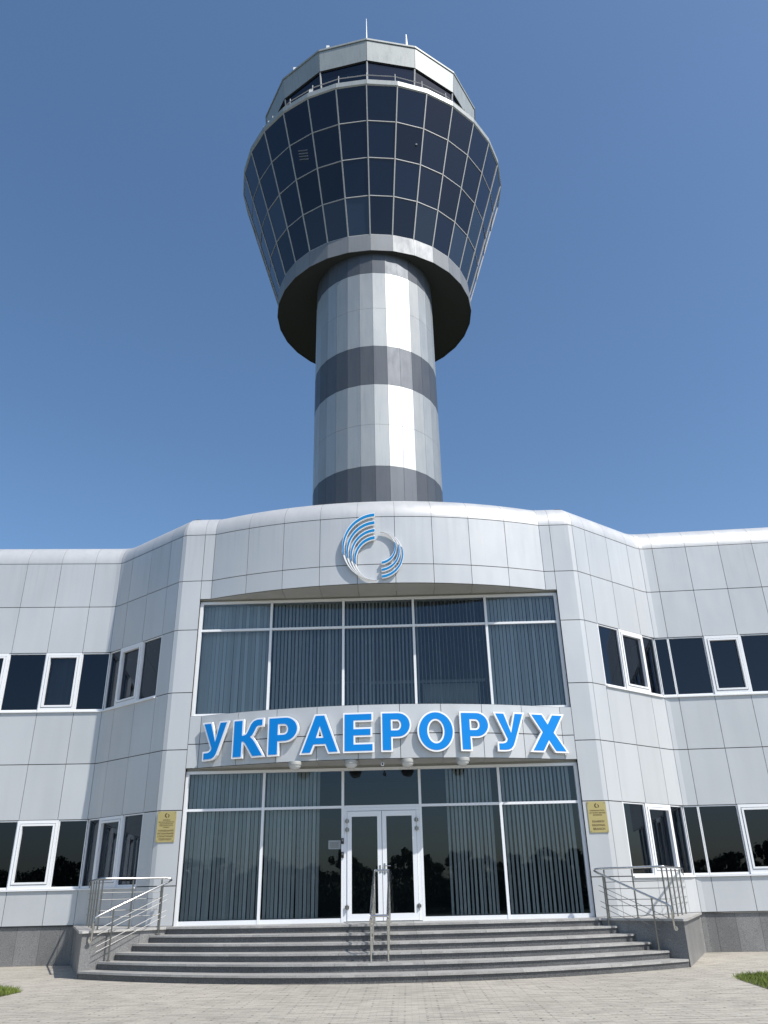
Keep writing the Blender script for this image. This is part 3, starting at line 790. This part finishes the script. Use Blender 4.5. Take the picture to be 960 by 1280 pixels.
for k in hid:
    for j in range(4):
        za, zb = zz[j], zz[j+1]; m.face([ringpt(rz(za)-.05,k,za,30,*CO), ringpt(rz(za)-.05,k+1,za,30,*CO), ringpt(rz(zb)-.05,k+1,zb,30,*CO), ringpt(rz(zb)-.05,k,zb,30,*CO)])
m.build('rear_glass', M['cab_glass_far'], tower)
m = MB()
for k in range(30):
    p, q = ringpt(rz(zF), k, zF, 30, *CO), ringpt(rz(zG), k, zG, 30, *CO)
    a = 2*pi*k/30; tx, ty = cos(a)*.034, sin(a)*.034; nx, ny = sin(a)*.08, -cos(a)*.08
    m.hull([(p[0]-tx+nx*-.1,p[1]-ty+ny*-.1,p[2]),(p[0]+tx+nx*-.1,p[1]+ty+ny*-.1,p[2]),(p[0]+tx-nx,p[1]+ty-ny,p[2]),(p[0]-tx-nx,p[1]-ty-ny,p[2]),
            (q[0]-tx+nx*-.1,q[1]-ty+ny*-.1,q[2]),(q[0]+tx+nx*-.1,q[1]+ty+ny*-.1,q[2]),(q[0]+tx-nx,q[1]+ty-ny,q[2]),(q[0]-tx-nx,q[1]-ty-ny,q[2])])
m.build('mullions', M['mullion'], tower)
for z in (zF+.02, z1_, z2_, z3_):
    m = MB()
    for k in range(30):
        a, b = Vector(ringpt(rz(z)-.022,k,z,30,*CO)), Vector(ringpt(rz(z)-.022,k+1,z,30,*CO)); a2, b2 = Vector(ringpt(rz(z)-.08,k,z,30,*CO)), Vector(ringpt(rz(z)-.08,k+1,z,30,*CO))
        h_ = Vector((0,0,.026)); m.hull([a-h_,b-h_,b2-h_,a2-h_,a+h_,b+h_,b2+h_,a2+h_])
    m.build('transom', M['mullion'], tower)
# rim and catwalk
m = facets(rG+.03, zG+.06, rG+.03, zR, range(30), c=CO, gap=.015); m.build('rim', [M['cab_white'], M['joint']], tower)
m = MB()
m.face([ringpt(rG+.02, k, zR-.005, 30, *CO) for k in range(30)])
for k in range(30):
    a, b = ringpt(rG-.06,k,zG,30,*CO), ringpt(rG-.06,k+1,zG,30,*CO); c_, d_ = ringpt(rG+.02,k+1,zG+.065,30,*CO), ringpt(rG+.02,k,zG+.065,30,*CO)
    m.face([a,b,c_,d_])
m.build('catwalk', M['mullion'], tower)
rr = 8.35
m = MB()
for z in (zR+.75, zR+1.2): m.tube([ringpt(rr,k,z,30,*CO) for k in range(30)], .03, 6, closed=True)
m.build('catwalk_rail', M['mullion'], tower)
for k in range(30):
    m = MB(); p = ringpt(rr,k,zR,30,*CO); m.tube([p,(p[0],p[1],zR+1.42)], .03, 6); m.build('rail_post', M['mullion'], tower)
for k in (-5, -4, -2, 4, 6):
    m = MB(); p = Vector(ringpt(rr+.15,k,zR+.35,30,*CO)); m.hull([p+Vector(q) for q in ((-.16,-.10,-.2),(.16,-.10,-.2),(.16,.10,-.2),(-.16,.10,-.2),(-.10,-.2,.25),(.10,-.2,.25),(.10,.1,.25),(-.10,.1,.25))])
    m.build('floodlight', M['white_paint'], tower)
# observation cab: 15 sides
rC, rCb, zC, zCb = 7.70, 7.56, 51.02, 49.13
zB0 = zR; rB0 = 6.95
facets(rCb, zCb, rC, zC-.16, range(15), n=15, c=CO, gap=.03).build('cab_fascia', [M['cab_white'], M['joint']], tower)
m = MB()
for k in range(15):
    a, b = ringpt(rC+.06,k,zC-.13,15,*CO), ringpt(rC+.06,k+1,zC-.13,15,*CO); c_, d_ = ringpt(rC+.06,k+1,zC+.02,15,*CO), ringpt(rC+.06,k,zC+.02,15,*CO)
    m.face([a,b,c_,d_]); a2, b2 = ringpt(rC-.1,k,zC-.13,15,*CO), ringpt(rC-.1,k+1,zC-.13,15,*CO); m.face([a2,b2,b,a])
m.face([ringpt(rC+.06,k,zC+.02,15,*CO) for k in range(15)])
m.build('cab_roof', M['cab_white'], tower)
for k in range(15):
    m = MB(); m.face([ringpt(rB0,k,zB0,15,*CO), ringpt(rB0,k+1,zB0,15,*CO), ringpt(rCb-.12,k+1,zCb,15,*CO), ringpt(rCb-.12,k,zCb,15,*CO)]); m.build('cab_window', M['cab_glass'], tower)
for k in range(15):
    m = MB(); m.tube([ringpt(rB0+.03,k,zB0,15,*CO), ringpt(rCb-.08,k,zCb,15,*CO)], .055, 6); m.build('cab_mullion', M['mullion'], tower)
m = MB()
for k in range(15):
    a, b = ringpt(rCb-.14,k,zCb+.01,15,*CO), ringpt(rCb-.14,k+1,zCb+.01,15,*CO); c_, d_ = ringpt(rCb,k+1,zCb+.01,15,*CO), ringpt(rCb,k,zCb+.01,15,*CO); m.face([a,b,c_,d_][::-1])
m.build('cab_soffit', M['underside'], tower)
# things on the roof
def mast(px, py, h, r, label):
    m = MB(); m.tube([(0,0,0),(0,0,h*.55),(0,0,h)], r, 8, r2=r*.35); o = m.build('antenna', M['white_paint'], tower); o.location = (px, py, zC+.02); o['label'] = label; return o
p = ringpt(rC-.3, 0, 0, 15, *CO); mast(p[0], p[1], 2.5, .05, 'thin lightning rod')
p = ringpt(rC-.35, .86, 0, 15, *CO); mast(p[0], p[1], 1.5, .11, 'short whip antenna')
for q in (-.85, -1.75):
    p = ringpt(rC-.35, q, 0, 15, *CO); m = MB(); m.box(-.10,.10,-.1,.1,0,.55); o = m.build('roof_lamp', M['white_paint'], tower); o.location = (p[0],p[1],zC+.02)
# bars built on the glass to imitate a reflection, and a sticker
m = MB(); za = 41.4
for i in range(4):
    z = za+.19*i; a, b = Vector(ringpt(rz(z)+.0,-2.78,z,30,*CO)), Vector(ringpt(rz(z)+.0,-2.28,z,30,*CO))
    pa, pb = Vector(ringpt(rz(z),-3,z,30,*CO)), Vector(ringpt(rz(z),-2,z,30,*CO)); d = pb-pa; a = pa+d*.3+Vector((0,-.05,.12)); b = pa+d*.72+Vector((0,.05,-.12))
    h_ = Vector((0,0,.022)); o_ = Vector((0,.05,0)); m.hull([a-h_,b-h_,b-h_+o_,a-h_+o_,a+h_,b+h_,b+h_+o_,a+h_+o_])
m.build('reflection_bars', M['skirt'], tower)
m = MB(); pa, pb = Vector(ringpt(rz(41.6),1,41.6,30,*CO)), Vector(ringpt(rz(41.6),2,41.6,30,*CO)); c_ = pa+(pb-pa)*.78
m.tube([c_+Vector((0,-.03,0)), c_+Vector((0,.02,0))], .06, 10); m.build('glass_bracket', M['skirt'], tower)

# ------------------------------------------------------------------ ground
def paving():
    m, t, b = mat('paver', (.42,.40,.36), .85)
    v = coords(t)
    br = N(t, 'ShaderNodeTexBrick'); t.links.new(v, br.inputs['Vector'])
    for k, q in (('Scale',1.),('Mortar Size',.006),('Brick Width',.20),('Row Height',.10),('Mortar Smooth',.2),('Bias',0.)): br.inputs[k].default_value = q
    br.inputs['Color1'].default_value = (.35,.325,.275,1); br.inputs['Color2'].default_value = (.42,.385,.325,1); br.inputs['Mortar'].default_value = (.30,.28,.24,1)
    br2 = N(t, 'ShaderNodeTexBrick'); t.links.new(v, br2.inputs['Vector'])
    for k, q in (('Scale',1.),('Mortar Size',.017),('Brick Width',.50),('Row Height',.10),('Mortar Smooth',.1)): br2.inputs[k].default_value = q
    br2.offset = .37; br2.inputs['Color1'].default_value = (1,1,1,1); br2.inputs['Color2'].default_value = (1,1,1,1); br2.inputs['Mortar'].default_value = (0,0,0,1)
    gaps = noise(t, coords(t, (.9,9.,1)), 1.7, 2)      # only some joints are open and dark
    g = maprange(t, gaps, .50, .55, 0, 1)
    dark = mathn(t, 'MULTIPLY', mathn(t, 'SUBTRACT', 1., br2.outputs['Color']), g)
    n1 = noise(t, v, .35, 4); n2 = noise(t, v, 40, 3, .7); n3 = noise(t, coords(t,(1,3,1)), 2.3, 4)
    f = mathn(t, 'MULTIPLY', mathn(t, 'MULTIPLY', maprange(t, n1, .3, .7, .90, 1.08), maprange(t, n2, .3, .7, .88, 1.12)), maprange(t, n3, .3, .7, .93, 1.05))
    c = scale_color(t, br.outputs['Color'], f)
    c = mixc(t, mathn(t, 'MULTIPLY', dark, .85), c, (.10,.09,.075))
    t.links.new(c, b.inputs['Base Color'])
    hh = mathn(t, 'SUBTRACT', 1., dark); hh = mathn(t, 'ADD', hh, mathn(t, 'MULTIPLY', n2, .3)); bump(t, b, hh, .3, .006)
    return m
M['paving'] = paving()
def gm(name, c1, c2, sc_):
    m, t, b = mat(name, c1, .95); n = noise(t, coords(t), sc_, 5); t.links.new(mixc(t, n, c1, c2), b.inputs['Base Color']); return m
M['soil'] = gm('lawn_soil', (.05,.065,.02), (.10,.09,.045), 6)
M['field'] = gm('field_ground', (.022,.035,.012), (.05,.055,.025), .05)
m = MB(); m.face([(-1500,-1500,-.03),(1500,-1500,-.03),(1500,1500,-.03),(-1500,1500,-.03)]); tag(m.build('ground', M['field']), kind='structure')
m = MB(); m.face([(-40,-5,0),(40,-5,0),(40,34,0),(-40,34,0)]); tag(m.build('pavement', M['paving']), 'beige brick paving in front of the steps', kind='structure')

M['grass'] = None
def grassmat():
    m, t, b = mat('grass_blade', (.08,.13,.02), .7, 0, .2); g = N(t, 'ShaderNodeNewGeometry')
    t.links.new(mixc(t, g.outputs['Random Per Island'], (.075,.12,.018), (.21,.25,.055)), b.inputs['Base Color']); return m
M['grass'] = grassmat()
def inside(p, poly):
    c = False
    for i in range(len(poly)):
        a, b = poly[i-1], poly[i]
        if (a[1] > p[1]) != (b[1] > p[1]) and p[0] < (b[0]-a[0])*(p[1]-a[1])/(b[1]-a[1])+a[0]: c = not c
    return c
patchL = [(-6.62,16.85),(-6.95,17.35),(-7.5,17.75),(-9,18.1),(-11,18.1),(-11,12.5),(-7.3,12.8),(-6.9,14.5),(-6.7,16.1)]
patchR = [(6.62,17.15),(6.85,17.45),(7.4,17.62),(9.2,17.8),(12,17.8),(12,11),(7.0,11),(6.5,14.0),(6.42,15.2),(6.5,16.5)]
for poly, lab in ((patchL, 'patch of dry green grass at the left edge of the paving'), (patchR, 'patch of fresh green grass at the right edge of the paving')):
    m = MB(); m.face([(*p, .006) for p in (poly if area(poly) > 0 else poly[::-1])])
    x0, x1 = min(p[0] for p in poly), max(p[0] for p in poly); y0, y1 = min(p[1] for p in poly), max(p[1] for p in poly); n = 0
    while n < 26000:
        p = (random.uniform(x0,x1), random.uniform(y0,y1))
        if abs(p[0]) > 9.2 and random.random() < .85: continue
        jit = (p[0]+random.gauss(0,.04), p[1]+random.gauss(0,.04))
        if not inside(p, poly): continue
        n += 1; hgt = random.uniform(.025,.085)*(1.5 if random.random() < .06 else 1); a = random.uniform(0,pi); w = .004+.004*random.random(); lx, ly = random.gauss(0,.03), random.gauss(0,.03)
        p = jit; dx, dy = cos(a)*w, sin(a)*w
        m.v += [(p[0]-dx,p[1]-dy,.004),(p[0]+dx,p[1]+dy,.004),(p[0]+lx,p[1]+ly,hgt)]; k = len(m.v); m.f.append((k-3,k-2,k-1)); m.m.append(1)
    tag(m.build('grass', [M['soil'], M['grass']]), lab, 'grass', kind='stuff')

# ------------------------------------------------------------------ trees standing behind the viewer (seen in the glass)
def leafmat():
    m, t, b = mat('leaf', (.04,.07,.02), .6); g = N(t, 'ShaderNodeNewGeometry')
    t.links.new(mixc(t, g.outputs['Random Per Island'], (.02,.04,.012), (.075,.11,.03)), b.inputs['Base Color']); return m
M['leaf'] = leafmat(); M['bark'] = gm('bark', (.06,.045,.03), (.12,.09,.06), 9)
def tree(x, y, h, w, kind, label):
    t = thing('cypress_tree' if kind else 'broadleaf_tree', label, 'tree', (x, y, 0), 'trees across the square')
    tr = MB(); tr.tube([(0,0,0),(.05,.02,h*.4),(0,0,h*.85)], h*.028, 8, r2=.02)
    for k in range(7):
        a = k*2.4; z = h*(.25+.08*k); tr.tube([(0,0,z),(cos(a)*w*.35,sin(a)*w*.35,z+h*.12)], h*.01, 5, r2=.01)
    tr.build('trunk', M['bark'], t)
    c = MB(); clumps = [(random.uniform(-.75,.75), random.uniform(-.75,.75), random.random()) for _ in range(70)]
    for i in range(4200):
        cx, cy, cz = random.choice(clumps); f = cz
        rad = (w/2)*(sin(pi*min(1, .12+f*.88))**.6 if not kind else (1-f)**.7*min(1, f*8+.3))
        z = h*(.02+.98*f) if not kind else h*(.05+.95*f)
        px, py, pz = cx*rad*1.3+random.gauss(0,.12)*w*.5*(1-f*.6), cy*rad*1.3+random.gauss(0,.12)*w*.5*(1-f*.6), z+random.gauss(0,.03)*h
        s = random.uniform(.14,.30)*h/6; n = Vector((random.gauss(0,1),random.gauss(0,1),random.gauss(0,1))).normalized(); a = n.orthogonal().normalized()*s; b = n.cross(a)
        P = Vector((px,py,max(.3,pz))); c.face([P-a, P+b*.5, P+a, P-b*.5])
    c.build('crown', M['leaf'], t)
random.seed(5)
for i in range(30):
    x = -27 + i*1.85 + random.uniform(-.7,.7); k = False
    tree(x, -26+random.uniform(-3,3), random.uniform(4.2,5.6) if k else random.uniform(3.0,4.4), random.uniform(1.3,1.9) if k else random.uniform(3.4,5.), k,
         'narrow dark tree in the row across the square behind the viewer' if k else 'low bushy tree in the row across the square behind the viewer')

t = thing('added_hedge', 'long dark row of leaves, unseen, added behind the viewer to darken the low reflections', 'added_hedge', (0, -22, 0))
c = MB()  # unseen greenery added to darken the bottom of the glass reflections
for i in range(16000):
    P = Vector((random.uniform(-30,30), random.gauss(0,.35), random.uniform(0,1)**.8*(1.9+.25*sin(i*.37)))); s_ = random.uniform(.10,.2)
    n = Vector((random.gauss(0,1),random.gauss(0,1),random.gauss(0,1))).normalized(); a = n.orthogonal().normalized()*s_; b = n.cross(a)
    c.face([P-a, P+b*.6, P+a, P-b*.6])
c.build('foliage', M['leaf'], t)

# ------------------------------------------------------------------ light, sky, camera
EL, AZ = radians(51.5), radians(53)      # sun elevation; azimuth to the right of the direction behind the camera
sv = Vector((sin(AZ)*cos(EL), -cos(AZ)*cos(EL), sin(EL)))
sl = bpy.data.lights.new('sun', 'SUN'); sl.energy = 5.0; sl.angle = radians(.53); sl.color = (1, .965, .91)
so = bpy.data.objects.new('sun', sl); col.objects.link(so); so.rotation_euler = sv.to_track_quat('Z', 'Y').to_euler(); so.location = sv*60
W = bpy.data.worlds.new('World'); sc.world = W; W.use_nodes = True; t = W.node_tree; bg = t.nodes['Background']
sky = N(t, 'ShaderNodeTexSky'); sky.sky_type = 'NISHITA'; sky.sun_disc = False; sky.sun_elevation = EL
sky.sun_rotation = atan2(sv.x, sv.y); sky.altitude = 0; sky.air_density = 1.0; sky.dust_density = 1.3; sky.ozone_density = 3.6
hs = N(t, 'ShaderNodeHueSaturation'); hs.inputs['Hue'].default_value = .497; hs.inputs['Saturation'].default_value = 1.08; hs.inputs['Value'].default_value = 1.07
t.links.new(sky.outputs[0], hs.inputs['Color']); t.links.new(hs.outputs[0], bg.inputs[0]); bg.inputs[1].default_value = .15

F_, P_, YW_, R_, CX_, CZ_ = 986.4553, .4454, .0175, .0214, .5865, 1.6
cd = bpy.data.cameras.new('camera'); cam = bpy.data.objects.new('camera', cd); col.objects.link(cam)
cd.sensor_fit = 'VERTICAL'; cd.sensor_height = 24; cd.sensor_width = 18; cd.lens = F_/1280*24; cd.clip_end = 5000; cd.clip_start = .1
fwd = Vector((-sin(YW_)*cos(P_), cos(YW_)*cos(P_), sin(P_))); right = Vector((cos(YW_), sin(YW_), 0)); up = right.cross(fwd)
# roll: image x axis / y axis
rx = right*cos(R_) + up*sin(R_)*-1; 
ux = up*cos(R_) + right*sin(R_)
mtx = Matrix((rx, ux, -fwd)).transposed().to_4x4(); mtx.translation = (CX_, 0, CZ_); cam.matrix_world = mtx
sc.camera = cam
sc.view_settings.view_transform = 'Standard'; sc.view_settings.look = 'None'; sc.view_settings.exposure = 0
sc.cycles.max_bounces = 10; sc.cycles.transparent_max_bounces = 12
